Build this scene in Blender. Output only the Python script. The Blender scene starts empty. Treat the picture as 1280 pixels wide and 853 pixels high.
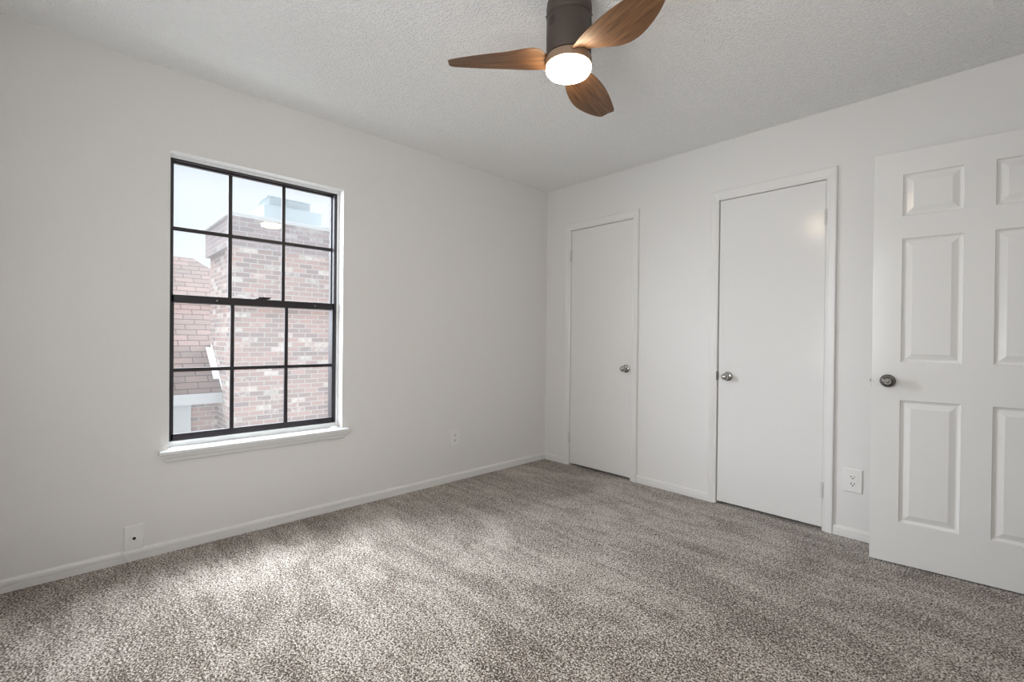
import bpy, bmesh, math, random
from mathutils import Vector, Matrix
random.seed(7)
SC = bpy.context.scene
C = SC.collection
R = math.radians
H = 2.44                      # ceiling height
RX, RY = 3.24, -3.5           # room: x 0..RX, y RY..0

# ------------------------------------------------------------------ camera
cam_d = bpy.data.cameras.new('camera'); cam = bpy.data.objects.new('camera', cam_d); C.objects.link(cam)
cam_d.sensor_width = 36; cam_d.lens = 588.533 * 36 / 1280; cam_d.clip_start = 0.02; cam_d.clip_end = 300
yw, pt, rl = R(46.4771), R(-0.3271), R(0.6007)
fw = Vector((-math.sin(yw) * math.cos(pt), math.cos(yw) * math.cos(pt), math.sin(pt)))
rt = Vector((math.cos(yw), math.sin(yw), 0)); up = rt.cross(fw)
r2 = rt * math.cos(rl) + up * math.sin(rl); u2 = r2.cross(fw)
m = Matrix((r2, u2, -fw)).transposed().to_4x4(); m.translation = (2.9218, -3.2045, 1.1004)
cam.matrix_world = m
SC.camera = cam

# ------------------------------------------------------------------ world, lights, exposure
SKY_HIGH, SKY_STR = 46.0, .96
LAMP_STR = 42.0
HALL_W = 3.0
SIDE_W = 290.0                 # added area light outside, out of view, shining in sideways through the window
HIGH_W = 60.0                # added area light high outside, above what the window shows
REAR_W = 39.0                 # added fill light at the wall behind the camera; no window there
SC.view_settings.view_transform = 'Standard'; SC.view_settings.look = 'None'
SC.view_settings.exposure = 0.0; SC.view_settings.gamma = 1.0
SC.view_settings.use_curve_mapping = False
cy = SC.cycles
cy.max_bounces = 14; cy.diffuse_bounces = 8; cy.glossy_bounces = 4; cy.transparent_max_bounces = 12
cy.use_denoising = True; cy.sample_clamp_indirect = 20.0; cy.caustics_reflective = False; cy.caustics_refractive = False

w = bpy.data.worlds.new('sky'); SC.world = w; w.use_nodes = True
nt = w.node_tree; nt.nodes.clear(); N = nt.nodes.new; K = nt.links.new
tc = N('ShaderNodeTexCoord'); sep = N('ShaderNodeSeparateXYZ'); K(tc.outputs['Generated'], sep.inputs[0])
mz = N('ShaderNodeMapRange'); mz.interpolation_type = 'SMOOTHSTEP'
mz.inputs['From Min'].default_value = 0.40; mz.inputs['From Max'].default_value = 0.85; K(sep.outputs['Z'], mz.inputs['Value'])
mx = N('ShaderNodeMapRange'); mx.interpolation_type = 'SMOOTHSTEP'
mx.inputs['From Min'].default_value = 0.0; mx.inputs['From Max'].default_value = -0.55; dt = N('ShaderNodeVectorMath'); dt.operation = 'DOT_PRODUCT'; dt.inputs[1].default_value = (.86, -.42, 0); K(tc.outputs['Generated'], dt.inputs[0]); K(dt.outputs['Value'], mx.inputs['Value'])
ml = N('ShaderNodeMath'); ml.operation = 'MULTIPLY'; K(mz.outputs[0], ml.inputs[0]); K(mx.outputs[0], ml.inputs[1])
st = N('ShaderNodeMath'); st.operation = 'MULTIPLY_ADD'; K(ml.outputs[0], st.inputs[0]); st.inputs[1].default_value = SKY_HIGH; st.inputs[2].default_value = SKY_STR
cl = N('ShaderNodeTexNoise'); cl.inputs['Scale'].default_value = 3.2; cl.inputs['Detail'].default_value = 5
mpn = N('ShaderNodeMapping'); mpn.inputs['Scale'].default_value = (1, 1, 2.6); K(tc.outputs['Generated'], mpn.inputs[0]); K(mpn.outputs[0], cl.inputs['Vector'])
cr = N('ShaderNodeValToRGB'); cr.color_ramp.elements[0].position = .38; cr.color_ramp.elements[0].color = (0.88, 0.94, 1.0, 1)
cr.color_ramp.elements[1].position = .62; cr.color_ramp.elements[1].color = (0.97, 1.0, 1.04, 1); K(cl.outputs['Fac'], cr.inputs[0])
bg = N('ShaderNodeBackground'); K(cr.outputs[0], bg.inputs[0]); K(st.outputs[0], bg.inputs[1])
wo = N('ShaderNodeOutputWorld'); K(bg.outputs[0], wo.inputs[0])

def area(name, loc, rot, sx, sy, watts, col, portal=False):
    l = bpy.data.lights.new(name, 'AREA'); l.shape = 'RECTANGLE'; l.size = sx; l.size_y = sy
    l.energy = watts; l.color = col
    if portal: l.cycles.is_portal = True
    o = bpy.data.objects.new(name, l); C.objects.link(o); o.location = loc; o.rotation_euler = rot
    return o
area('window_daylight_portal', (-0.165, -2.371, 1.275), (0, R(-90), 0), 1.52, 0.90, 1, (1, 1, 1), True)
area('hallway_fill_light', (3.95, -1.0, 2.40), (0, 0, 0), 0.5, 0.9, HALL_W, (1.0, 0.96, 0.9))  # added unseen fill light in the hallway, no lamp fixture there

dl = area('side_fill_light', (-2.0, -5.2, 2.1), (0, 0, 0), 4.4, 2.6, SIDE_W, (.88, .92, 1.0))
dl.data.spread = R(95)
dl.rotation_euler = (Vector((0, -2.37, 1.25)) - dl.location).to_track_quat('-Z', 'Y').to_euler()
hl = area('high_fill_light', (-2.8, -2.7, 4.3), (0, 0, 0), 3.0, 2.0, HIGH_W, (.90, .95, 1.0))
hl.data.spread = R(80)
hl.rotation_euler = (Vector((0, -2.37, 1.3)) - hl.location).to_track_quat('-Z', 'Y').to_euler()
area('rear_fill_light', (2.0, RY + .03, 1.45), (R(97), 0, R(8)), 1.5, 1.3, REAR_W, (.97, .985, 1.0))

# ------------------------------------------------------------------ material helpers
def mat(name, col, rough=.5, metal=0.0, spec=.5):
    m = bpy.data.materials.new(name); m.use_nodes = True
    b = m.node_tree.nodes['Principled BSDF']
    b.inputs['Base Color'].default_value = (*col, 1); b.inputs['Roughness'].default_value = rough
    b.inputs['Metallic'].default_value = metal; b.inputs['Specular IOR Level'].default_value = spec
    return m
def nodes(m):
    t = m.node_tree; return t, t.nodes['Principled BSDF'], t.nodes.new, t.links.new
def bump(m, scale, dist, strength=.5, detail=3, kind='noise', lo=None, hi=None):
    t, b, N, K = nodes(m)
    tc = N('ShaderNodeTexCoord')
    tx = N('ShaderNodeTexNoise') if kind == 'noise' else N('ShaderNodeTexVoronoi')
    tx.inputs['Scale'].default_value = scale
    if kind == 'noise': tx.inputs['Detail'].default_value = detail
    K(tc.outputs['Object'], tx.inputs['Vector'])
    out = tx.outputs[0]
    if lo is not None:
        r = N('ShaderNodeMapRange'); r.interpolation_type = 'SMOOTHSTEP'
        r.inputs['From Min'].default_value = lo; r.inputs['From Max'].default_value = hi
        K(out, r.inputs['Value']); out = r.outputs[0]
    bp = N('ShaderNodeBump'); bp.inputs['Distance'].default_value = dist; bp.inputs['Strength'].default_value = strength
    K(out, bp.inputs['Height']); K(bp.outputs[0], b.inputs['Normal'])
    return m
def ramp(N, K, src, stops):
    r = N('ShaderNodeValToRGB'); e = r.color_ramp.elements
    while len(e) < len(stops): e.new(.5)
    for i, (p, c) in enumerate(stops): e[i].position = p; e[i].color = (*c, 1)
    K(src, r.inputs[0]); return r

M = {}
M['wall'] = bump(mat('wall_paint', (.745, .735, .72), .42, spec=.35), 95, .0016, .32, 2)
M['ceiling'] = bump(mat('textured_ceiling_paint', (.90, .905, .905), .8, spec=.2), 110, .006, .7, 3, lo=.42, hi=.72)
M['trim'] = mat('trim_paint', (.75, .742, .728), .30)
M['door'] = bump(mat('door_paint', (.755, .748, .735), .18), 40, .0006, .2, 1)
M['sill'] = mat('sill_gloss_paint', (.74, .75, .75), .25)
M['plastic'] = mat('white_plastic', (.78, .775, .76), .35)
M['slot'] = mat('dark_socket_slot', (.02, .018, .015), .5)
M['bronze'] = mat('bronze_window_frame', (.022, .018, .022), .32)
M['steel'] = mat('satin_nickel', (.50, .49, .47), .13, 1.0)
M['darksteel'] = mat('dark_nickel', (.20, .19, .175), .26, 1.0)
M['hingem'] = mat('painted_hinge', (.62, .61, .59), .35)
M['housing'] = mat('fan_bronze', (.058, .041, .032), .55)
M['ring'] = mat('fan_ring', (.24, .16, .105), .45)
M['brass'] = mat('brass_screw', (.6, .5, .3), .3, 1.0)
M['metalcap'] = mat('galvanised_flue', (.40, .45, .47), .5, .0)
M['fascia'] = mat('fascia_paint', (.50, .52, .52), .5)
M['ground'] = bump(mat('pale_concrete', (.50, .50, .48), .9), 3, .01, .3)
M['gap'] = mat('dark_interior', (.10, .09, .08), .9)

# lamp diffuser
md = mat('frosted_lamp_glass', (1, .97, .9), .4); b = md.node_tree.nodes['Principled BSDF']
b.inputs['Emission Color'].default_value = (1.0, .80, .56, 1); b.inputs['Emission Strength'].default_value = LAMP_STR; M['lamp'] = md

# walnut blades: grain runs along each blade (object x)
mw = mat('walnut_blade', (.25, .12, .05), .48); t, b, N, K = nodes(mw)
tc = N('ShaderNodeTexCoord'); mp = N('ShaderNodeMapping'); mp.inputs['Scale'].default_value = (1.6, 26, 8); K(tc.outputs['Object'], mp.inputs[0])
n1 = N('ShaderNodeTexNoise'); n1.inputs['Scale'].default_value = 3; n1.inputs['Detail'].default_value = 8; n1.inputs['Roughness'].default_value = .68
K(mp.outputs[0], n1.inputs['Vector'])
r_ = ramp(N, K, n1.outputs['Fac'], [(.30, (.060, .027, .012)), (.5, (.150, .072, .031)), (.72, (.27, .138, .062))])
K(r_.outputs[0], b.inputs['Base Color'])
bp = N('ShaderNodeBump'); bp.inputs['Distance'].default_value = .0006; bp.inputs['Strength'].default_value = .4; K(n1.outputs['Fac'], bp.inputs['Height']); K(bp.outputs[0], b.inputs['Normal'])
M['walnut'] = mw

# carpet: pale and dark tufts, with brushed patches where the pile lies another way
mc = mat('frieze_carpet', (.4, .35, .3), .95, spec=.1); t, b, N, K = nodes(mc)
tc = N('ShaderNodeTexCoord')
wn = N('ShaderNodeTexNoise'); wn.inputs['Scale'].default_value = 90; wn.inputs['Detail'].default_value = 2; K(tc.outputs['Object'], wn.inputs['Vector'])
va = N('ShaderNodeVectorMath'); va.operation = 'MULTIPLY_ADD'; va.inputs[1].default_value = (.012, .012, .012)
K(wn.outputs['Color'], va.inputs[0]); K(tc.outputs['Object'], va.inputs[2])
n1 = N('ShaderNodeTexNoise'); n1.inputs['Scale'].default_value = 155; n1.inputs['Detail'].default_value = 2.5; n1.inputs['Roughness'].default_value = .6
K(va.outputs[0], n1.inputs['Vector'])
n2 = N('ShaderNodeTexNoise'); n2.inputs['Scale'].default_value = 1.7; n2.inputs['Detail'].default_value = 4; n2.inputs['Distortion'].default_value = 1.2
K(tc.outputs['Object'], n2.inputs['Vector'])
mr = N('ShaderNodeMapRange'); mr.inputs['From Min'].default_value = .35; mr.inputs['From Max'].default_value = .65
mr.inputs['To Min'].default_value = -.026; mr.inputs['To Max'].default_value = .026; K(n2.outputs['Fac'], mr.inputs['Value'])
ad = N('ShaderNodeMath'); ad.operation = 'ADD'; K(n1.outputs['Fac'], ad.inputs[0]); K(mr.outputs[0], ad.inputs[1])
mp3 = N('ShaderNodeMapping'); mp3.inputs['Rotation'].default_value = (0, 0, R(38)); mp3.inputs['Scale'].default_value = (.9, 4.2, 1); K(tc.outputs['Object'], mp3.inputs[0])
n3 = N('ShaderNodeTexNoise'); n3.inputs['Scale'].default_value = 1.6; n3.inputs['Detail'].default_value = 3; n3.inputs['Distortion'].default_value = 1.6; K(mp3.outputs[0], n3.inputs['Vector'])
mr3 = N('ShaderNodeMapRange'); mr3.inputs['From Min'].default_value = .42; mr3.inputs['From Max'].default_value = .58
mr3.inputs['To Min'].default_value = -.016; mr3.inputs['To Max'].default_value = .016; K(n3.outputs['Fac'], mr3.inputs['Value'])
ad3 = N('ShaderNodeMath'); ad3.operation = 'ADD'; K(ad.outputs[0], ad3.inputs[0]); K(mr3.outputs[0], ad3.inputs[1])
r_ = ramp(N, K, ad3.outputs[0], [(.40, (.03, .021, .015)), (.47, (.11, .079, .056)), (.52, (.32, .265, .212)), (.60, (.66, .625, .58))])
K(r_.outputs[0], b.inputs['Base Color'])
b.inputs['Sheen Weight'].default_value = .25; b.inputs['Sheen Roughness'].default_value = .5
bp = N('ShaderNodeBump'); bp.inputs['Distance'].default_value = .006; bp.inputs['Strength'].default_value = .8
K(n1.outputs['Fac'], bp.inputs['Height']); K(bp.outputs[0], b.inputs['Normal'])
M['carpet'] = mc

# brick (runs along x+y so every upright face gets courses)
def brick(name, c1, c2, mortar, pale):
    mb = mat(name, c1, .85, spec=.2); t, b, N, K = nodes(mb)
    tc = N('ShaderNodeTexCoord'); sp = N('ShaderNodeSeparateXYZ'); K(tc.outputs['Object'], sp.inputs[0])
    ad = N('ShaderNodeMath'); ad.operation = 'ADD'; K(sp.outputs['X'], ad.inputs[0]); K(sp.outputs['Y'], ad.inputs[1])
    cb = N('ShaderNodeCombineXYZ'); K(ad.outputs[0], cb.inputs['X']); K(sp.outputs['Z'], cb.inputs['Y'])
    br = N('ShaderNodeTexBrick'); K(cb.outputs[0], br.inputs['Vector'])
    br.inputs['Scale'].default_value = 1; br.inputs['Brick Width'].default_value = .205; br.inputs['Row Height'].default_value = .075
    br.inputs['Mortar Size'].default_value = .007; br.inputs['Bias'].default_value = -.1
    br.inputs['Color1'].default_value = (*c1, 1); br.inputs['Color2'].default_value = (*c2, 1); br.inputs['Mortar'].default_value = (*mortar, 1)
    of = N('ShaderNodeVectorMath'); of.operation = 'ADD'; of.inputs[1].default_value = (8.2, 3.0, 0); K(cb.outputs[0], of.inputs[0])
    b2 = N('ShaderNodeTexBrick'); K(of.outputs[0], b2.inputs['Vector'])
    for k_, v_ in (('Scale', 1), ('Brick Width', .205), ('Row Height', .075), ('Mortar Size', .007), ('Bias', 0)): b2.inputs[k_].default_value = v_
    b2.inputs['Color1'].default_value = (0, 0, 0, 1); b2.inputs['Color2'].default_value = (1, 1, 1, 1); b2.inputs['Mortar'].default_value = (0, 0, 0, 1)
    no = N('ShaderNodeTexNoise'); no.inputs['Scale'].default_value = 14; no.inputs['Detail'].default_value = 4; K(cb.outputs[0], no.inputs['Vector'])
    sm = N('ShaderNodeMath'); sm.operation = 'MULTIPLY_ADD'; K(no.outputs['Fac'], sm.inputs[0]); sm.inputs[1].default_value = .7; K(b2.outputs['Color'], sm.inputs[2])
    mk = N('ShaderNodeMapRange'); mk.inputs['From Min'].default_value = 1.10; mk.inputs['From Max'].default_value = 1.45; K(sm.outputs[0], mk.inputs['Value'])
    mxn = N('ShaderNodeMix'); mxn.data_type = 'RGBA'; K(mk.outputs[0], mxn.inputs['Factor']); K(br.outputs['Color'], mxn.inputs[6]); mxn.inputs[7].default_value = (*pale, 1)
    K(mxn.outputs[2], b.inputs['Base Color'])
    bp = N('ShaderNodeBump'); bp.inputs['Distance'].default_value = .006; bp.inputs['Strength'].default_value = .6; bp.invert = True
    K(br.outputs['Fac'], bp.inputs['Height']); K(bp.outputs[0], b.inputs['Normal'])
    return mb
M['brick'] = brick('mottled_brick', (.46, .325, .285), (.28, .235, .225), (.50, .465, .44), (.66, .62, .58))
M['brick_band'] = brick('soldier_course_brick', (.35, .28, .27), (.27, .23, .23), (.40, .375, .37), (.48, .45, .43))

ms = mat('composition_shingles', (.3, .2, .17), .9, spec=.2); t, b, N, K = nodes(ms)
tc = N('ShaderNodeTexCoord'); sp = N('ShaderNodeSeparateXYZ'); K(tc.outputs['Object'], sp.inputs[0])
cb = N('ShaderNodeCombineXYZ'); K(sp.outputs['Y'], cb.inputs['X']); K(sp.outputs['Z'], cb.inputs['Y'])
br = N('ShaderNodeTexBrick'); K(cb.outputs[0], br.inputs['Vector']); br.inputs['Scale'].default_value = 1
br.inputs['Brick Width'].default_value = .30; br.inputs['Row Height'].default_value = .092; br.inputs['Mortar Size'].default_value = .007
br.inputs['Color1'].default_value = (.17, .115, .10, 1); br.inputs['Color2'].default_value = (.12, .088, .078, 1); br.inputs['Mortar'].default_value = (.05, .036, .03, 1)
K(br.outputs['Color'], b.inputs['Base Color']); M['shingle'] = ms

# window glass: clear, reflective by angle, with a light film of dust
mg = bpy.data.materials.new('dusty_window_glass'); mg.use_nodes = True; t = mg.node_tree; t.nodes.clear(); N = t.nodes.new; K = t.links.new
tr = N('ShaderNodeBsdfTransparent'); tr.inputs[0].default_value = (.97, .985, .99, 1)
gl = N('ShaderNodeBsdfGlossy'); gl.inputs['Roughness'].default_value = .02
fr = N('ShaderNodeFresnel'); fr.inputs['IOR'].default_value = 1.5
gi = N('ShaderNodeNewGeometry'); fm = N('ShaderNodeMath'); fm.operation = 'MULTIPLY_ADD'; K(gi.outputs['Backfacing'], fm.inputs[0]); fm.inputs[1].default_value = -5; K(fr.outputs[0], fm.inputs[2]); fm.use_clamp = True
m1 = N('ShaderNodeMixShader'); K(fm.outputs[0], m1.inputs[0]); K(tr.outputs[0], m1.inputs[1]); K(gl.outputs[0], m1.inputs[2])
tl = N('ShaderNodeBsdfTranslucent'); tl.inputs[0].default_value = (.9, .92, .95, 1)
m2 = N('ShaderNodeMixShader'); m2.inputs[0].default_value = .012; K(m1.outputs[0], m2.inputs[1]); K(tl.outputs[0], m2.inputs[2])
o = N('ShaderNodeOutputMaterial'); K(m2.outputs[0], o.inputs[0]); M['glass'] = mg

# ------------------------------------------------------------------ mesh helpers
def box(bm, x0, x1, y0, y1, z0, z1, bev=0, mx=None, seg=2):
    r = bmesh.ops.create_cube(bm, size=1); vs = r['verts']
    for v in vs:
        v.co = Vector(((x0 + x1) / 2 + v.co.x * (x1 - x0), (y0 + y1) / 2 + v.co.y * (y1 - y0), (z0 + z1) / 2 + v.co.z * (z1 - z0)))
    if bev:
        es = list({e for v in vs for e in v.link_edges})
        g = bmesh.ops.bevel(bm, geom=es, offset=bev, segments=seg, profile=.6, affect='EDGES')
        vs = list({v for f in g['faces'] for v in f.verts} | {v for v in vs if v.is_valid})
    if mx is not None:
        for v in vs: v.co = mx @ v.co
    return vs
def lathe(bm, prof, mx=None, n=40, cap0=True, cap1=True):
    """prof: list of (radius, z); spun about z"""
    rings = []
    for r, z in prof:
        if r < 1e-6:
            v = bm.verts.new((0, 0, z)); rings.append([v])
        else:
            rings.append([bm.verts.new((r * math.cos(2 * math.pi * i / n), r * math.sin(2 * math.pi * i / n), z)) for i in range(n)])
    for a, b in zip(rings, rings[1:]):
        for i in range(n):
            j = (i + 1) % n
            if len(a) == 1 and len(b) == 1: continue
            if len(a) == 1: bm.faces.new((a[0], b[i], b[j]))
            elif len(b) == 1: bm.faces.new((a[i], a[j], b[0]))
            else: bm.faces.new((a[i], a[j], b[j], b[i]))
    if cap0 and len(rings[0]) > 1: bm.faces.new(rings[0])
    if cap1 and len(rings[-1]) > 1: bm.faces.new(rings[-1])
    if mx is not None:
        for rg in rings:
            for v in rg: v.co = mx @ v.co
def tube(bm, pts, rad, n=10):
    pts = [Vector(p) for p in pts]; rings = []
    for i, p in enumerate(pts):
        d = (pts[min(i + 1, len(pts) - 1)] - pts[max(i - 1, 0)]).normalized()
        a = d.orthogonal().normalized() if i == 0 else (pa - d * pa.dot(d)).normalized()
        pa = a; c = d.cross(a)
        rings.append([bm.verts.new(p + (a * math.cos(2 * math.pi * k / n) + c * math.sin(2 * math.pi * k / n)) * rad) for k in range(n)])
    for a, b in zip(rings, rings[1:]):
        for i in range(n): bm.faces.new((a[i], a[(i + 1) % n], b[(i + 1) % n], b[i]))
    bm.faces.new(rings[0]); bm.faces.new(rings[-1])
def sweep(bm, prof, p0, p1, out):
    """extrude a closed (depth, height) profile from p0 to p1; depth goes along `out`, height along z"""
    p0, p1, out = Vector(p0), Vector(p1), Vector(out); z = Vector((0, 0, 1))
    a = [bm.verts.new(p0 + out * d + z * h) for d, h in prof]; b = [bm.verts.new(p1 + out * d + z * h) for d, h in prof]
    n = len(prof)
    for i in range(n): bm.faces.new((a[i], a[(i + 1) % n], b[(i + 1) % n], b[i]))
    bm.faces.new(a); bm.faces.new(b)
def obj(name, bm, material, parent=None, smooth=False, loc=None):
    bmesh.ops.recalc_face_normals(bm, faces=bm.faces)
    me = bpy.data.meshes.new(name); bm.to_mesh(me); bm.free(); me.materials.append(material)
    if smooth:
        for p in me.polygons: p.use_smooth = True
        me.set_sharp_from_angle(angle=R(35))
    o = bpy.data.objects.new(name, me); C.objects.link(o)
    if loc is not None: o.location = loc
    if parent is not None: o.parent = parent
    return o
def tag(o, label=None, cat=None, group=None, kind=None):
    if label: o['label'] = label
    if cat: o['category'] = cat
    if group: o['group'] = group
    if kind: o['kind'] = kind
    return o
def thing(name, label, cat, loc=(0, 0, 0), rotz=0, group=None, kind=None):
    o = bpy.data.objects.new(name, None); C.objects.link(o); o.location = loc; o.rotation_euler = (0, 0, rotz); o.empty_display_size = .1
    return tag(o, label, cat, group, kind)
def struct(name, bm, m, label=None, cat=None): return tag(obj(name, bm, m), label, cat, kind='structure')
def B(): return bmesh.new()

# ------------------------------------------------------------------ room shell
T = .16
bm = B(); box(bm, -T, RX + 1.4, RY - T, T + .8, -.12, 0); struct('floor', bm, M['carpet'], 'brown and white flecked cut pile carpet floor', 'floor')
bm = B(); box(bm, -T, RX + 1.4, RY - T, T + .8, H, H + .12); struct('ceiling', bm, M['ceiling'], 'white popcorn textured ceiling', 'ceiling')

def holed_wall(bm, axis, plane0, plane1, a0, a1, holes):
    """wall slab between plane0/plane1 on `axis` spanning a0..a1; holes = (u0,u1,z0,z1)"""
    us = sorted({a0, a1} | {h[0] for h in holes} | {h[1] for h in holes}); zs = sorted({0, H} | {h[2] for h in holes} | {h[3] for h in holes})
    p0, p1 = sorted((plane0, plane1)); vd = {}
    def V(p, u, z):
        k = (round(p, 5), round(u, 5), round(z, 5))
        if k not in vd: vd[k] = bm.verts.new((p, u, z) if axis == 'x' else (u, p, z))
        return vd[k]
    def solid(i, j):
        if i < 0 or j < 0 or i >= len(us) - 1 or j >= len(zs) - 1: return False
        um, zm = (us[i] + us[i + 1]) / 2, (zs[j] + zs[j + 1]) / 2
        return not any(h[0] < um < h[1] and h[2] < zm < h[3] for h in holes)
    for i in range(len(us) - 1):
        for j in range(len(zs) - 1):
            if not solid(i, j): continue
            u0, u1, z0, z1 = us[i], us[i + 1], zs[j], zs[j + 1]
            for p in (p0, p1): bm.faces.new((V(p, u0, z0), V(p, u1, z0), V(p, u1, z1), V(p, u0, z1)))
            if not solid(i - 1, j): bm.faces.new((V(p0, u0, z0), V(p1, u0, z0), V(p1, u0, z1), V(p0, u0, z1)))
            if not solid(i + 1, j): bm.faces.new((V(p0, u1, z0), V(p1, u1, z0), V(p1, u1, z1), V(p0, u1, z1)))
            if not solid(i, j - 1): bm.faces.new((V(p0, u0, z0), V(p1, u0, z0), V(p1, u1, z0), V(p0, u1, z0)))
            if not solid(i, j + 1): bm.faces.new((V(p0, u0, z1), V(p1, u0, z1), V(p1, u1, z1), V(p0, u1, z1)))
WY0, WY1, WZ0, WZ1 = -2.822, -1.920, .517, 2.034
D1, D2, DT = (.2895, .9055), (1.5716, 2.1884), 2.043
bm = B(); holed_wall(bm, 'x', -T, 0, RY, 0, [(WY0, WY1, WZ0, WZ1)]); struct('wall_left', bm, M['wall'], 'white wall with the window', 'wall')
bm = B(); holed_wall(bm, 'x', -T - .03, -T - .001, RY - T, .9, [(WY0 - .01, WY1 + .01, WZ0 - .03, WZ1 + .01)]); struct('wall_exterior', bm, M['brick_band'], 'outer brick face of the window wall', 'wall')
J = .018   # door jamb thickness
bm = B(); holed_wall(bm, 'y', 0, .115, -T, RX + 1.4, [(D1[0] - J, D1[1] + J, 0, DT + J), (D2[0] - J, D2[1] + J, 0, DT + J)])
struct('wall_back', bm, M['wall'], 'white wall with the two closet doors', 'wall')
RD0, RD1 = -.93, -.155
bm = B(); holed_wall(bm, 'x', RX, RX + .115, RY, 0, [(RD0, RD1, 0, DT + .012)]); struct('wall_right', bm, M['wall'], 'white wall beside the open door', 'wall')
bm = B(); box(bm, -T, RX + 1.4, RY - T, RY, 0, H); struct('wall_front', bm, M['wall'], 'white wall behind the camera', 'wall')
bm = B(); box(bm, RX + 1.25, RX + 1.4, RY, 0, 0, H); struct('wall_hall', bm, M['wall'], 'white hallway wall beyond the doorway', 'wall')
bm = B(); box(bm, -T, RX + 1.4, .80, .96, 0, H); box(bm, -T, 0, .115, .8, 0, H); box(bm, 1.20, 1.30, .115, .8, 0, H); box(bm, RX + 1.25, RX + 1.4, .115, .8, 0, H)
struct('wall_closet', bm, M['gap'], 'closet walls behind the closed doors', 'wall')

# baseboards: low profile with a rounded top and a groove
BP = [(0, 0), (.013, 0), (.013, .025), (.0075, .028), (.0075, .030), (.013, .033), (.012, .045), (.007, .053), (0, .056)]
C1, C2, CT = (.2296, .9611), (1.516, 2.2428), 2.106
bm = B(); sweep(bm, BP, (0, RY, 0), (0, 0, 0), (1, 0, 0)); struct('baseboard_left', bm, M['trim'], 'white baseboard under the window', 'baseboard')
for k, (a, b_) in enumerate(((0, C1[0]), (C1[1], C2[0]), (C2[1], RX))):
    bm = B(); sweep(bm, BP, (a, 0, 0), (b_, 0, 0), (0, -1, 0))
    struct('baseboard_back', bm, M['trim'], ('white baseboard in the corner beside the narrow closet door', 'white baseboard between the two closet doors', 'white baseboard behind the open door')[k], 'baseboard')
bm = B(); sweep(bm, BP, (RX, RY, 0), (RX, RD0 - .06, 0), (-1, 0, 0)); struct('baseboard_right', bm, M['trim'], 'white baseboard on the wall beside the doorway', 'baseboard')
bm = B(); sweep(bm, BP, (0, RY, 0), (RX, RY, 0), (0, 1, 0)); struct('baseboard_front', bm, M['trim'], 'white baseboard behind the camera', 'baseboard')

# ------------------------------------------------------------------ door casings + jambs
def casing(name, x0, x1, o0, o1, top, otop, label):
    """casing on the back wall: opening x0..x1, outer o0..o1; moulded, thicker at its outer edge, mitred corners"""
    bm = B()
    prof = [(0, .007), (.10, .011), (.30, .011), (.42, .0135), (.78, .0175), (.93, .0175), (1, .013)]   # (fraction to the outer edge, thickness)
    def ring(f):
        l = x0 - (x0 - o0) * f; r = x1 + (o1 - x1) * f; t = top + (otop - top) * f
        return [(l, 0), (l, t), (r, t), (r, 0)]
    rows = []
    for f, d in [(0, 0)] + prof + [(1, 0)]:
        rows.append([bm.verts.new((x, -d, z)) for x, z in ring(f)])
    for a, b_ in zip(rows, rows[1:]):
        for i in range(3): bm.faces.new((a[i], a[i + 1], b_[i + 1], b_[i]))
    # jamb lining
    for (a, c_) in ((x0 - J, x0), (x1, x1 + J)): box(bm, a, c_, 0, .115, 0, top)
    box(bm, x0 - J, x1 + J, 0, .115, top, top + J)
    # stops behind the slab
    box(bm, x0, x0 + .012, .042, .08, 0, top); box(bm, x1 - .012, x1, .042, .08, 0, top); box(bm, x0, x1, .042, .08, top - .012, top)
    return struct(name, bm, M['trim'], label, 'door trim')
casing('trim_1', D1[0], D1[1], C1[0], C1[1], DT, CT, 'white moulded casing around the narrow closet door in the corner')
casing('trim_2', D2[0], D2[1], C2[0], C2[1], DT, CT, 'white moulded casing around the closet door in the middle of the wall')
bm = B()
for a, c_ in ((RD0 - .058, RD0), (RD1, RD1 + .058)): box(bm, RX - .016, RX, a, c_, 0, DT + .07, .004)
box(bm, RX - .016, RX, RD0, RD1, DT + .012, DT + .07, .004)
struct('trim_3', bm, M['trim'], 'white casing around the doorway of the open door', 'door trim')

# ------------------------------------------------------------------ knob (axis = local +z, base at 0)
def knob_parts(parent, loc, rot, m, rose=.031, kr=.0225):
    mx = Matrix.Translation(loc) @ rot
    bm = B(); lathe(bm, [(rose, 0), (rose, .004), (rose - .003, .008), (rose - .010, .011), (.013, .013), (.0115, .016), (.0105, .030), (.013, .034),
                         (kr * .80, .037), (kr * .97, .043), (kr, .050), (kr * .97, .057), (kr * .84, .063), (kr * .60, .0665), (kr * .55, .0655), (0, .0655)], mx, 36)
    k = obj('door_knob', bm, m, parent, smooth=True)
    bm = B(); lathe(bm, [(.0075, .0655), (.0075, .0685), (.005, .0695), (0, .0695)], mx, 20)
    obj('lock_button', bm, m, k, smooth=True)
    return k
def hinge(parent, loc, side, m, out=-1, h=.09):
    """knuckle barrel with leaf edges, in front of the gap; loc = gap x, wall y, centre z"""
    x, y, z = loc; bm = B()
    for i in range(5):
        z0 = z - h / 2 + i * h / 5
        lathe(bm, [(.0055, z0 + .0008), (.0062, z0 + .002), (.0062, z0 + h / 5 - .002), (.0055, z0 + h / 5 - .0008)], Matrix.Translation((x, y - .006, 0)), 14)
    lathe(bm, [(.0035, z + h / 2), (.005, z + h / 2 + .002), (.003, z + h / 2 + .006), (0, z + h / 2 + .006)], Matrix.Translation((x, y - .006, 0)), 12)
    box(bm, x - .012, x + .012, y - .0015, y + .001, z - h / 2, z + h / 2)
    return obj('hinge', bm, m, parent, smooth=True)

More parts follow.
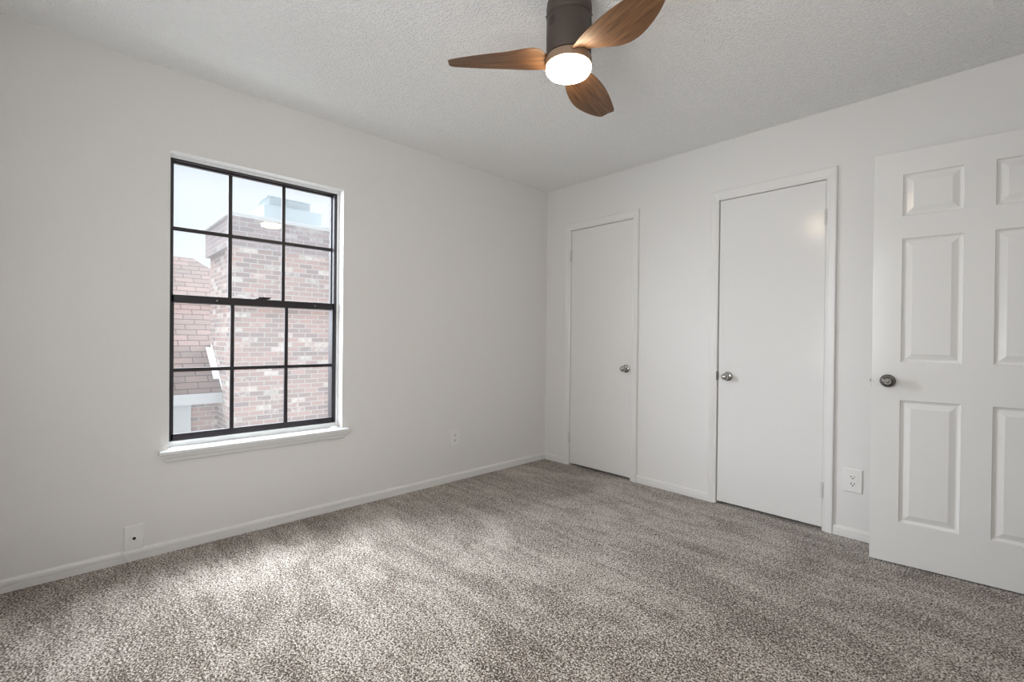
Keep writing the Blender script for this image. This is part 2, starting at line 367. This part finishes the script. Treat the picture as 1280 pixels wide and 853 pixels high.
Rm = Matrix.Rotation(R(90), 4, 'X')           # local z -> -y (out into the room)
def flush_door(name, x0, x1, label, knob_x, knob_z, hinge_x, latch_x=None):
    root = thing(name, label, 'door', ((x0 + x1) / 2, .02, 0), kind='structure')
    L = root.location
    bm = B(); g = .0028
    box(bm, x0 + (g if knob_x > (x0 + x1) / 2 else .0045) - L.x, x1 - (g if knob_x < (x0 + x1) / 2 else .0045) - L.x, .001 - L.y, .036 - L.y, .018, DT - g, .0012, seg=1)
    obj('door_slab', bm, M['door'], root)
    knob_parts(root, Vector((knob_x, .0, knob_z)) - Vector((L.x, L.y, 0)), Rm, M['steel'])
    for z in (1.822, .235):
        hinge(root, (hinge_x - L.x, -.004 - L.y, z), 1, M['hingem'])
    if latch_x is not None:
        bm = B(); box(bm, latch_x - .005 - L.x, latch_x + .0035 - L.x, -.0135 - L.y, .004 - L.y, knob_z - .027, knob_z + .029, .001)
        obj('strike_plate', bm, M['darksteel'], root)
    return root
flush_door('door_1', *D1, 'narrow flat white closet door nearest the corner, knob on its right', .856, .871, D1[0] - .001)
flush_door('door_2', *D2, 'flat white closet door in the middle of the wall, knob on its left', 1.640, .862, D2[1] + .001, D2[0])

# ------------------------------------------------------------------ open six-panel door
DW, DH, DD = .765, 2.03, .035
root = thing('door_3', 'open white six-panel door standing in front of the wall at the right', 'door', (2.448, -.235, .008), R(7), kind='structure')
cols = [(.112, .331), (.434, .653)]; rows_ = [(.205, .808), (.995, 1.602), (1.712, 1.917)]
bm = B()
xs = sorted({0, DW} | {v for c_ in cols for v in c_}); zs = sorted({0, DH} | {v for r_ in rows_ for v in r_})
for side in (0, 1):
    yf = 0 if side == 0 else DD; s = 1 if side == 0 else -1
    vd = {}
    def V(x, y, z):
        k = (round(x, 5), round(y, 5), round(z, 5))
        if k not in vd: vd[k] = bm.verts.new((x, y, z))
        return vd[k]
    for i in range(len(xs) - 1):
        for j in range(len(zs) - 1):
            x0, x1, z0, z1 = xs[i], xs[i + 1], zs[j], zs[j + 1]
            if (x0, x1) in cols and (z0, z1) in rows_:
                steps = [(0, 0), (.0025, .0075), (.010, .0112), (.015, .0115), (.040, .0030), (.042, .0030)]
                prev = None
                for ins, dp in steps:
                    q = [V(x0 + ins, yf + s * dp, z0 + ins), V(x1 - ins, yf + s * dp, z0 + ins), V(x1 - ins, yf + s * dp, z1 - ins), V(x0 + ins, yf + s * dp, z1 - ins)]
                    if prev:
                        for k in range(4): bm.faces.new((prev[k], prev[(k + 1) % 4], q[(k + 1) % 4], q[k]))
                    prev = q
                bm.faces.new(prev)
            else:
                bm.faces.new((V(x0, yf, z0), V(x1, yf, z0), V(x1, yf, z1), V(x0, yf, z1)))
for (a, b_) in zip(xs, xs[1:]):
    for z in (0, DH): bm.faces.new([bm.verts.new(p) for p in ((a, 0, z), (b_, 0, z), (b_, DD, z), (a, DD, z))])
for (a, b_) in zip(zs, zs[1:]):
    for x in (0, DW): bm.faces.new([bm.verts.new(p) for p in ((x, 0, a), (x, 0, b_), (x, DD, b_), (x, DD, a))])
bmesh.ops.remove_doubles(bm, verts=bm.verts, dist=1e-5)
obj('door_slab', bm, M['door'], root)
knob_parts(root, Vector((.064, 0, .900)), Rm, M['darksteel'], .032, .027)
knob_parts(root, Vector((.064, DD, .900)), Matrix.Rotation(R(-90), 4, 'X'), M['darksteel'], .032, .027)
bm = B(); box(bm, -.0015, .002, .006, .029, .87, .927, .0006); box(bm, -.008, 0, .012, .022, .89, .908, .002)
obj('latch_plate', bm, M['steel'], root)
for z in (1.83, 1.02, .2):
    bm = B(); lathe(bm, [(.006, z - .045), (.006, z + .045)], Matrix.Translation((DW + .004, DD + .002, 0)), 14); box(bm, DW - .001, DW + .002, .004, DD, z - .045, z + .045)
    obj('hinge', bm, M['hingem'], root)
for x_, z_ in ((.007, .897),):
    bm = B(); lathe(bm, [(.0035, -.0006), (.0035, .0008), (0, .0008)], Matrix.Translation((x_, -.0002, z_)) @ Rm, 12); obj('screw_head', bm, M['steel'], root)

# ------------------------------------------------------------------ window_1
root = thing('window_1', 'white cased window with dark bronze twelve-light sashes looking at a brick chimney', 'window', (0, (WY0 + WY1) / 2, WZ0), kind='structure')
oy, oz = (WY0 + WY1) / 2, WZ0
def wb(bm, x0, x1, y0, y1, z0, z1, bev=.0015): box(bm, x0, x1, y0 - oy, y1 - oy, z0 - oz, z1 - oz, bev)
FY0, FY1, FZ0, FZ1 = -2.812, -1.934, .545, 2.018
bm = B()   # white liner bead around the sashes, inside the reveal
wb(bm, -.155, -.062, WY0, FY0, WZ0, WZ1, 0); wb(bm, -.155, -.062, FY1, WY1, WZ0, WZ1, 0); wb(bm, -.155, -.062, FY0, FY1, FZ1, WZ1, 0); wb(bm, -.155, -.066, FY0, FY1, WZ0, FZ0, 0)
obj('frame_liner', bm, M['sill'], root)
bm = B(); fwid = .010
wb(bm, -.145, -.068, FY0, FY0 + fwid, FZ0, FZ1); wb(bm, -.145, -.068, FY1 - .018, FY1, FZ0, FZ1)
wb(bm, -.145, -.068, FY0, FY1, FZ1 - .007, FZ1); wb(bm, -.145, -.072, FY0, FY1, FZ0, FZ0 + .014)
obj('window_frame', bm, M['bronze'], root)
MR = 1.290
def sash(name, xa, xb, z0, z1, botr, topr, mids, zm, side=.013, label=None):
    bm = B(); y0, y1 = FY0 + fwid - .004, FY1 - .012
    wb(bm, xa, xb, y0, y0 + side, z0, z1); wb(bm, xa, xb, y1 - side, y1, z0, z1)
    wb(bm, xa, xb, y0, y1, z0, z0 + botr); wb(bm, xa, xb, y0, y1, z1 - topr, z1)
    s = obj(name, bm, M['bronze'], root)
    xm = (xa + xb) / 2
    for y in mids:
        bm = B(); wb(bm, xm - .006, xm + .006, y - .010, y + .010, z0 + botr, z1 - topr, .002); obj('muntin', bm, M['bronze'], s)
    bm = B(); wb(bm, xm - .0055, xm + .0055, y0 + side, y1 - side, zm - .010, zm + .010, .002); obj('muntin', bm, M['bronze'], s)
    bm = B(); wb(bm, xm - .0015, xm + .0015, y0 + side, y1 - side, z0 + botr, z1 - topr, 0); obj('glass_pane', bm, M['glass'], s)
    return s
sash('upper_sash', -.125, -.100, MR - .02, FZ1 - .005, .034, .009, (-2.530, -2.246), 1.662)
sash('lower_sash', -.094, -.068, FZ0 + .004, MR + .021, .032, .040, (-2.523, -2.236), .916)
bm = B()   # cam lock on the meeting rail
wb(bm, -.094, -.066, -2.405, -2.345, MR + .0205, MR + .026, .001); wb(bm, -.088, -.070, -2.392, -2.362, MR + .026, MR + .036, .003)
wb(bm, -.080, -.062, -2.375, -2.325, MR + .030, MR + .036, .002); wb(bm, -.094, -.086, -2.36, -2.325, MR + .024, MR + .033, .002)
obj('sash_lock', bm, M['bronze'], root)
for yy in (-2.60, -2.07):
    bm = B(); lathe(bm, [(.0045, 0), (.0045, .001), (0, .0016)], Matrix.Translation((-.068, yy - oy, MR - oz)) @ Matrix.Rotation(R(90), 4, 'Y'), 12); obj('screw_head', bm, M['steel'], root)
# sill: stool inside the opening + moulded nose and apron
bm = B()
wb(bm, -.07, .002, WY0, WY1, WZ0 - .02, WZ0 + .0005, 0)
secs = [(.000, .5175, 0), (.038, .5165, 0), (.042, .513, 0), (.042, .500, 0), (.039, .496, .001), (.031, .494, .006), (.030, .484, .008), (.022, .474, .014), (.018, .462, .022), (.012, .455, .026), (0, .452, .028)]
sy0, sy1 = -2.862, -1.889; rows = []
for d, z, ins in secs:
    rows.append([bm.verts.new((0, sy0 + ins - oy, z - oz)), bm.verts.new((d, sy0 + ins - oy, z - oz)), bm.verts.new((d, sy1 - ins - oy, z - oz)), bm.verts.new((0, sy1 - ins - oy, z - oz))])
for a, b_ in zip(rows, rows[1:]):
    for i in range(3):
        try: bm.faces.new((a[i], a[i + 1], b_[i + 1], b_[i]))
        except ValueError: pass
obj('window_sill', bm, M['sill'], root)

# small white clip left lying on the sill
bm = B(); box(bm, -.028, .018, -.026, .022, 0, .004, .0015); box(bm, -.020, .008, -.018, .010, .004, .011, .003); tube(bm, [(.005, 0, .006), (.020, -.010, .005), (.026, -.016, .004)], .0035)
tag(obj('plastic_clip', bm, M['plastic'], loc=(-.012, -1.958, .518)), 'small white plastic clip lying at the right end of the window sill', 'clip')

# ------------------------------------------------------------------ wall plates
def plate(name, label, cat, loc, rotz, kind, w_=.086, h_=.128, group=None):
    """local -y is out of the wall"""
    root = thing(name, label, cat, loc, rotz, group)
    bm = B(); vs = []
    for ins, d in ((0, 0), (0, .0045), (.0030, .0080), (.006, .0085)):
        vs.append([bm.verts.new((sx * (w_ / 2 - ins), -d, sz * (h_ / 2 - ins))) for sx, sz in ((-1, -1), (1, -1), (1, 1), (-1, 1))])
    for a, b_ in zip(vs, vs[1:]):
        for i in range(4): bm.faces.new((a[i], a[(i + 1) % 4], b_[(i + 1) % 4], b_[i]))
    bm.faces.new(vs[-1]); bm.faces.new(vs[0])
    obj('cover_plate', bm, M['plastic'], root)
    if kind == 'duplex':
        for sz in (.0195, -.0195):
            bm = B()
            pts = []
            for i in range(32):
                a = 2 * math.pi * i / 32; x = .0172 * math.cos(a); z = .0172 * math.sin(a); z = max(-.0135, min(.0135, z)); pts.append((x, z))
            a_ = [bm.verts.new((x, -.008, z + sz)) for x, z in pts]; b_ = [bm.verts.new((x * .97, -.0105, z * .97 + sz)) for x, z in pts]
            for i in range(32): bm.faces.new((a_[i], a_[(i + 1) % 32], b_[(i + 1) % 32], b_[i]))
            bm.faces.new(b_)
            s = obj('socket', bm, M['plastic'], root)
            bm = B(); box(bm, -.0092, -.0054, -.0110, -.0095, sz - .0005, sz + .009); box(bm, .0054, .0090, -.0110, -.0095, sz + .0005, sz + .0083)
            lathe(bm, [(.0035, -.001), (.0035, .0008), (0, .0008)], Matrix.Translation((0, -.0103, sz - .0065)) @ Rm, 14)
            obj('socket_slots', bm, M['slot'], s)
        bm = B(); lathe(bm, [(.0032, 0), (.003, .001), (0, .0014)], Matrix.Translation((0, -.0085, 0)) @ Rm, 16); obj('screw_head', bm, M['plastic'], root)
    else:
        bm = B(); lathe(bm, [(.0190, 0), (.0190, .002), (.0170, .0035), (.0158, .0022), (.0082, .0022), (.0082, .008), (.0070, .008), (.0068, .0045), (0, .0045)], Matrix.Translation((0, -.0083, 0)) @ Rm, 28)
        s = obj('coax_jack', bm, M['plastic'], root, smooth=True)
        bm = B(); lathe(bm, [(.0067, 0), (.0067, .0016), (0, .0016)], Matrix.Translation((0, -.0149, 0)) @ Rm, 20); obj('jack_hole', bm, M['slot'], s)
        for sz in (.042, -.042):
            bm = B(); lathe(bm, [(.0032, 0), (.003, .001), (0, .0014)], Matrix.Translation((0, -.0085, sz)) @ Rm, 16); obj('screw_head', bm, M['plastic'], root)
    return root
plate('power_outlet', 'white duplex outlet low on the wall between middle closet door and open door', 'outlet', (2.334, 0, .323), 0, 'duplex', .088, .132)
plate('power_outlet', 'white duplex outlet low on the window wall, right of the window', 'outlet', (0, -1.030, .332), R(90), 'duplex')
plate('cable_outlet', 'white wall plate with round cable jack, just above the baseboard left of window', 'outlet', (0, -2.957, .110), R(90), 'coax', .078, .122)
bm = B()
tube(bm, [(.003, -3.001, .064), (.008, -3.002, .060), (.017, -2.998, .052), (.0185, -2.992, .040), (.0175, -2.986, .026), (.0185, -2.981, .012), (.022, -2.977, .003)], .0032)
tube(bm, [(.003, -3.003, .058), (.008, -3.004, .053), (.017, -3.002, .045), (.0185, -2.999, .032), (.0175, -2.993, .018), (.0185, -2.990, .006)], .0026)
tag(obj('white_cable', bm, M['plastic'], smooth=True), 'short white painted cable hanging over the baseboard under the round jack plate', 'cable')

# ------------------------------------------------------------------ ceiling fan
FX, FYc = 1.724, -1.777
root = thing('ceiling_fan', 'ceiling fan with dark bronze housing, three walnut blades and lit round lamp', 'ceiling fan', (FX, FYc, H))
def zz(z): return z - H
bm = B(); lathe(bm, [(.072, zz(2.44)), (.080, zz(2.428)), (.0855, zz(2.412)), (.0885, zz(2.392)), (.0888, zz(2.356)), (.0870, zz(2.353))], None, 64); obj('canopy', bm, M['housing'], root, smooth=True)
bm = B(); lathe(bm, [(.0855, zz(2.353)), (.0875, zz(2.350)), (.0875, zz(2.215)), (.084, zz(2.207)), (.078, zz(2.204))], None, 64); hs = obj('motor_housing', bm, M['housing'], root, smooth=True)
def azv(a): return Matrix.Rotation(a, 4, 'Z')
cam_az = math.atan2(-3.2045 - FYc, 2.9218 - FX)
for base in (cam_az - R(48), cam_az + R(72), cam_az + R(192)):
    bm = B()
    for k in range(4):
        mx = azv(base + R(5.6) * (k - 1.5))
        box(bm, .0868, .0882, -.0019, .0019, zz(2.300), zz(2.332), 0, mx)
    obj('vent_slots', bm, M['slot'], hs)
for a in (cam_az + R(92), cam_az - R(88)):
    bm = B(); lathe(bm, [(.004, 0), (.004, .0025), (0, .0035)], azv(a) @ Matrix.Translation((.0880, 0, zz(2.366))) @ Matrix.Rotation(R(90), 4, 'Y'), 14); obj('screw_head', bm, M['housing'], hs)
bm = B(); lathe(bm, [(.078, zz(2.205)), (.0865, zz(2.200)), (.0895, zz(2.192)), (.0895, zz(2.172)), (.0880, zz(2.168)), (.080, zz(2.168))], None, 64); obj('blade_hub', bm, M['ring'], root, smooth=True)
bm = B(); lathe(bm, [(.0840, zz(2.170)), (.0872, zz(2.166)), (.0878, zz(2.158)), (.0865, zz(2.149)), (.080, zz(2.141)), (.062, zz(2.1365)), (.035, zz(2.1345)), (0, zz(2.134))], None, 64)
obj('lamp_shade', bm, M['lamp'], root, smooth=True)
# blades
def lerp_tab(tab, s):
    n = len(tab)
    for k in range(n - 1):
        (s0, v0), (s1, v1) = tab[k], tab[k + 1]
        if s <= s1 + 1e-9:
            d = s1 - s0
            m0 = (v1 - tab[k - 1][1]) / (s1 - tab[k - 1][0]) * d if k > 0 else v1 - v0
            m1 = (tab[k + 2][1] - v0) / (tab[k + 2][0] - s0) * d if k < n - 2 else v1 - v0
            u = (s - s0) / d
            return (2 * u**3 - 3 * u**2 + 1) * v0 + (u**3 - 2 * u**2 + u) * m0 + (3 * u**2 - 2 * u**3) * v1 + (u**3 - u**2) * m1
    return tab[-1][1]
TP = [(.060, .020), (.085, .032), (.11, .062), (.15, .090), (.20, .106), (.28, .113), (.35, .103), (.41, .086), (.45, .070), (.463, .063)]
TM = [(.060, -.038), (.085, -.043), (.15, -.048), (.20, -.048), (.28, -.043), (.35, -.033), (.41, -.021), (.45, -.012), (.463, -.006)]
PI_ = [(.060, R(16)), (.11, R(9)), (.18, R(-3)), (.26, R(-10)), (.462, R(-12))]
ZO = [(.060, .013), (.12, .008), (.2, .002), (.3, 0), (.462, 0)]
def make_blade():
    bm = B(); ns, ntt = 40, 12; top, bot = [], []
    for i in range(ns + 1):
        s = .060 + (.462 - .060) * i / ns
        a, b_ = lerp_tab(TP, s), lerp_tab(TM, s); ph = lerp_tab(PI_, s); z0 = lerp_tab(ZO, s)
        rt_, rb = [], []
        for j in range(ntt + 1):
            u = j / ntt; t_ = b_ + (a - b_) * u; s_ = s + (.012 * math.sqrt(max(0, 1 - (2 * u - 1) ** 4)) - .006 * u) * max(0, (s - .40) / .062)
            th = .0035 * math.sqrt(max(0.02, 1 - (2 * u - 1) ** 4)) * (1 if i < ns else .35)
            cam_ = .006 * (1 - (2 * u - 1) ** 2)
            base = Vector((s_, t_ * math.cos(ph), t_ * math.sin(ph) + z0 + cam_))
            rt_.append(bm.verts.new(base + Vector((0, 0, th)))); rb.append(bm.verts.new(base - Vector((0, 0, th))))
        top.append(rt_); bot.append(rb)
    for g in (top, bot):
        for i in range(ns):
            for j in range(ntt): bm.faces.new((g[i][j], g[i + 1][j], g[i + 1][j + 1], g[i][j + 1]))
    for i in range(ns):
        bm.faces.new((top[i][0], top[i + 1][0], bot[i + 1][0], bot[i][0])); bm.faces.new((top[i][-1], top[i + 1][-1], bot[i + 1][-1], bot[i][-1]))
    for j in range(ntt):
        bm.faces.new((top[0][j], top[0][j + 1], bot[0][j + 1], bot[0][j])); bm.faces.new((top[-1][j], top[-1][j + 1], bot[-1][j + 1], bot[-1][j]))
    return bm
bl = obj('blade', make_blade(), M['walnut'], root, smooth=True, loc=(0, 0, zz(2.182)))
bl.rotation_euler = (0, 0, R(-137))
for k in (1, 2):
    c_ = bl.copy(); C.objects.link(c_); c_.parent = root; c_.rotation_euler = (0, 0, R(-137 + 120 * k))

# ------------------------------------------------------------------ outside
bm = B(); box(bm, -60, -T - .3, -60, 60, -3.7, -3.5)
tag(obj('yard', bm, M['ground']), 'pale ground below the neighbouring house', 'ground', kind='structure')
root = thing('neighbouring_house', 'neighbouring brick house with pinkish shingle roof and wide brick chimney outside the window', 'house', (-6, -1.4, -3.5))
def ho(bm, name, m, parent=root, smooth=False):
    off = Vector((-6, -1.4, -3.5))
    for v in bm.verts: v.co -= off
    return obj(name, bm, m, parent, smooth)
CY1 = .55
bm = B(); box(bm, -6.5, -5.0, -1.40, CY1, -3.5, 2.45); ch = ho(bm, 'chimney', M['brick'])
bm = B(); box(bm, -6.56, -4.94, -1.465, CY1 + .06, 2.42, 2.86); ho(bm, 'corbel_band', M['brick_band'], ch)
bm = B(); box(bm, -6.60, -4.90, -1.50, CY1 + .10, 2.86, 2.915, .01); ho(bm, 'chimney_crown', M['fascia'], ch)
bm = B(); box(bm, -6.05, -5.30, -.90, .02, 2.915, 3.22, .006); ho(bm, 'flue_shroud', M['metalcap'], ch)
bm = B(); box(bm, -5.95, -5.40, -.80, -.14, 3.22, 3.37, .006); box(bm, -5.98, -5.37, -.83, -.11, 3.37, 3.385, .003); ho(bm, 'flue_cap', M['metalcap'], ch)
# roof
ev, rg, ez, rz, hy = -5.6, -8.6, .21, 2.67, -1.31
bm = B(); th = .05
P = [(ev, -9, ez), (ev, 1.7, ez), (rg, hy, rz), (rg, -9, rz)]
a_ = [bm.verts.new(p) for p in P]; b_ = [bm.verts.new((p[0], p[1], p[2] - th)) for p in P]
bm.faces.new(a_); bm.faces.new(b_)
for i in range(4): bm.faces.new((a_[i], a_[(i + 1) % 4], b_[(i + 1) % 4], b_[i]))
P2 = [(ev, 1.7, ez), (-11.6, 1.7, ez), (rg, hy, rz)]; a2 = [bm.verts.new(p) for p in P2]; bm.faces.new(a2)
P3 = [(-11.6, -9, ez), (-11.6, 1.7, ez), (rg, hy, rz), (rg, -9, rz)]; bm.faces.new([bm.verts.new(p) for p in P3])
ho(bm, 'roof', M['shingle'])
bm = B(); box(bm, ev - .02, ev + .02, -9, -1.40, ez - .17, ez - .01); box(bm, ev - .5, ev - .02, -9, -1.40, ez - .17, ez - .15); ho(bm, 'fascia', M['fascia'])
bm = B(); box(bm, -11.2, -5.95, -9, 1.3, -3.5, ez - .15); ho(bm, 'house_wall', M['brick'])
bm = B(); box(bm, -5.99, -5.90, -3.2, -1.76, -1.6, ez - .16, .01); ho(bm, 'window_shutter', M['fascia'])
# metal flashing along the chimney foot
sl = (rz - ez) / (rg - ev)
bm = B()
q = [(-5.62, ez), (-6.42, ez + sl * (-6.42 - ev))]
vs = []
for x_, z_ in q: vs.append([bm.verts.new((x_, -1.403, z_ + .10)), bm.verts.new((x_, -1.403, z_ + .012)), bm.verts.new((x_, -1.475, z_ + .012)), bm.verts.new((x_, -1.475, z_ + .004)), bm.verts.new((x_, -1.4, z_ + .004)), bm.verts.new((x_, -1.4, z_ + .10))])
for i in range(6): bm.faces.new((vs[0][i], vs[0][(i + 1) % 6], vs[1][(i + 1) % 6], vs[1][i]))
ho(bm, 'flashing', mat('white_flashing', (.8, .8, .8), .4), ch)
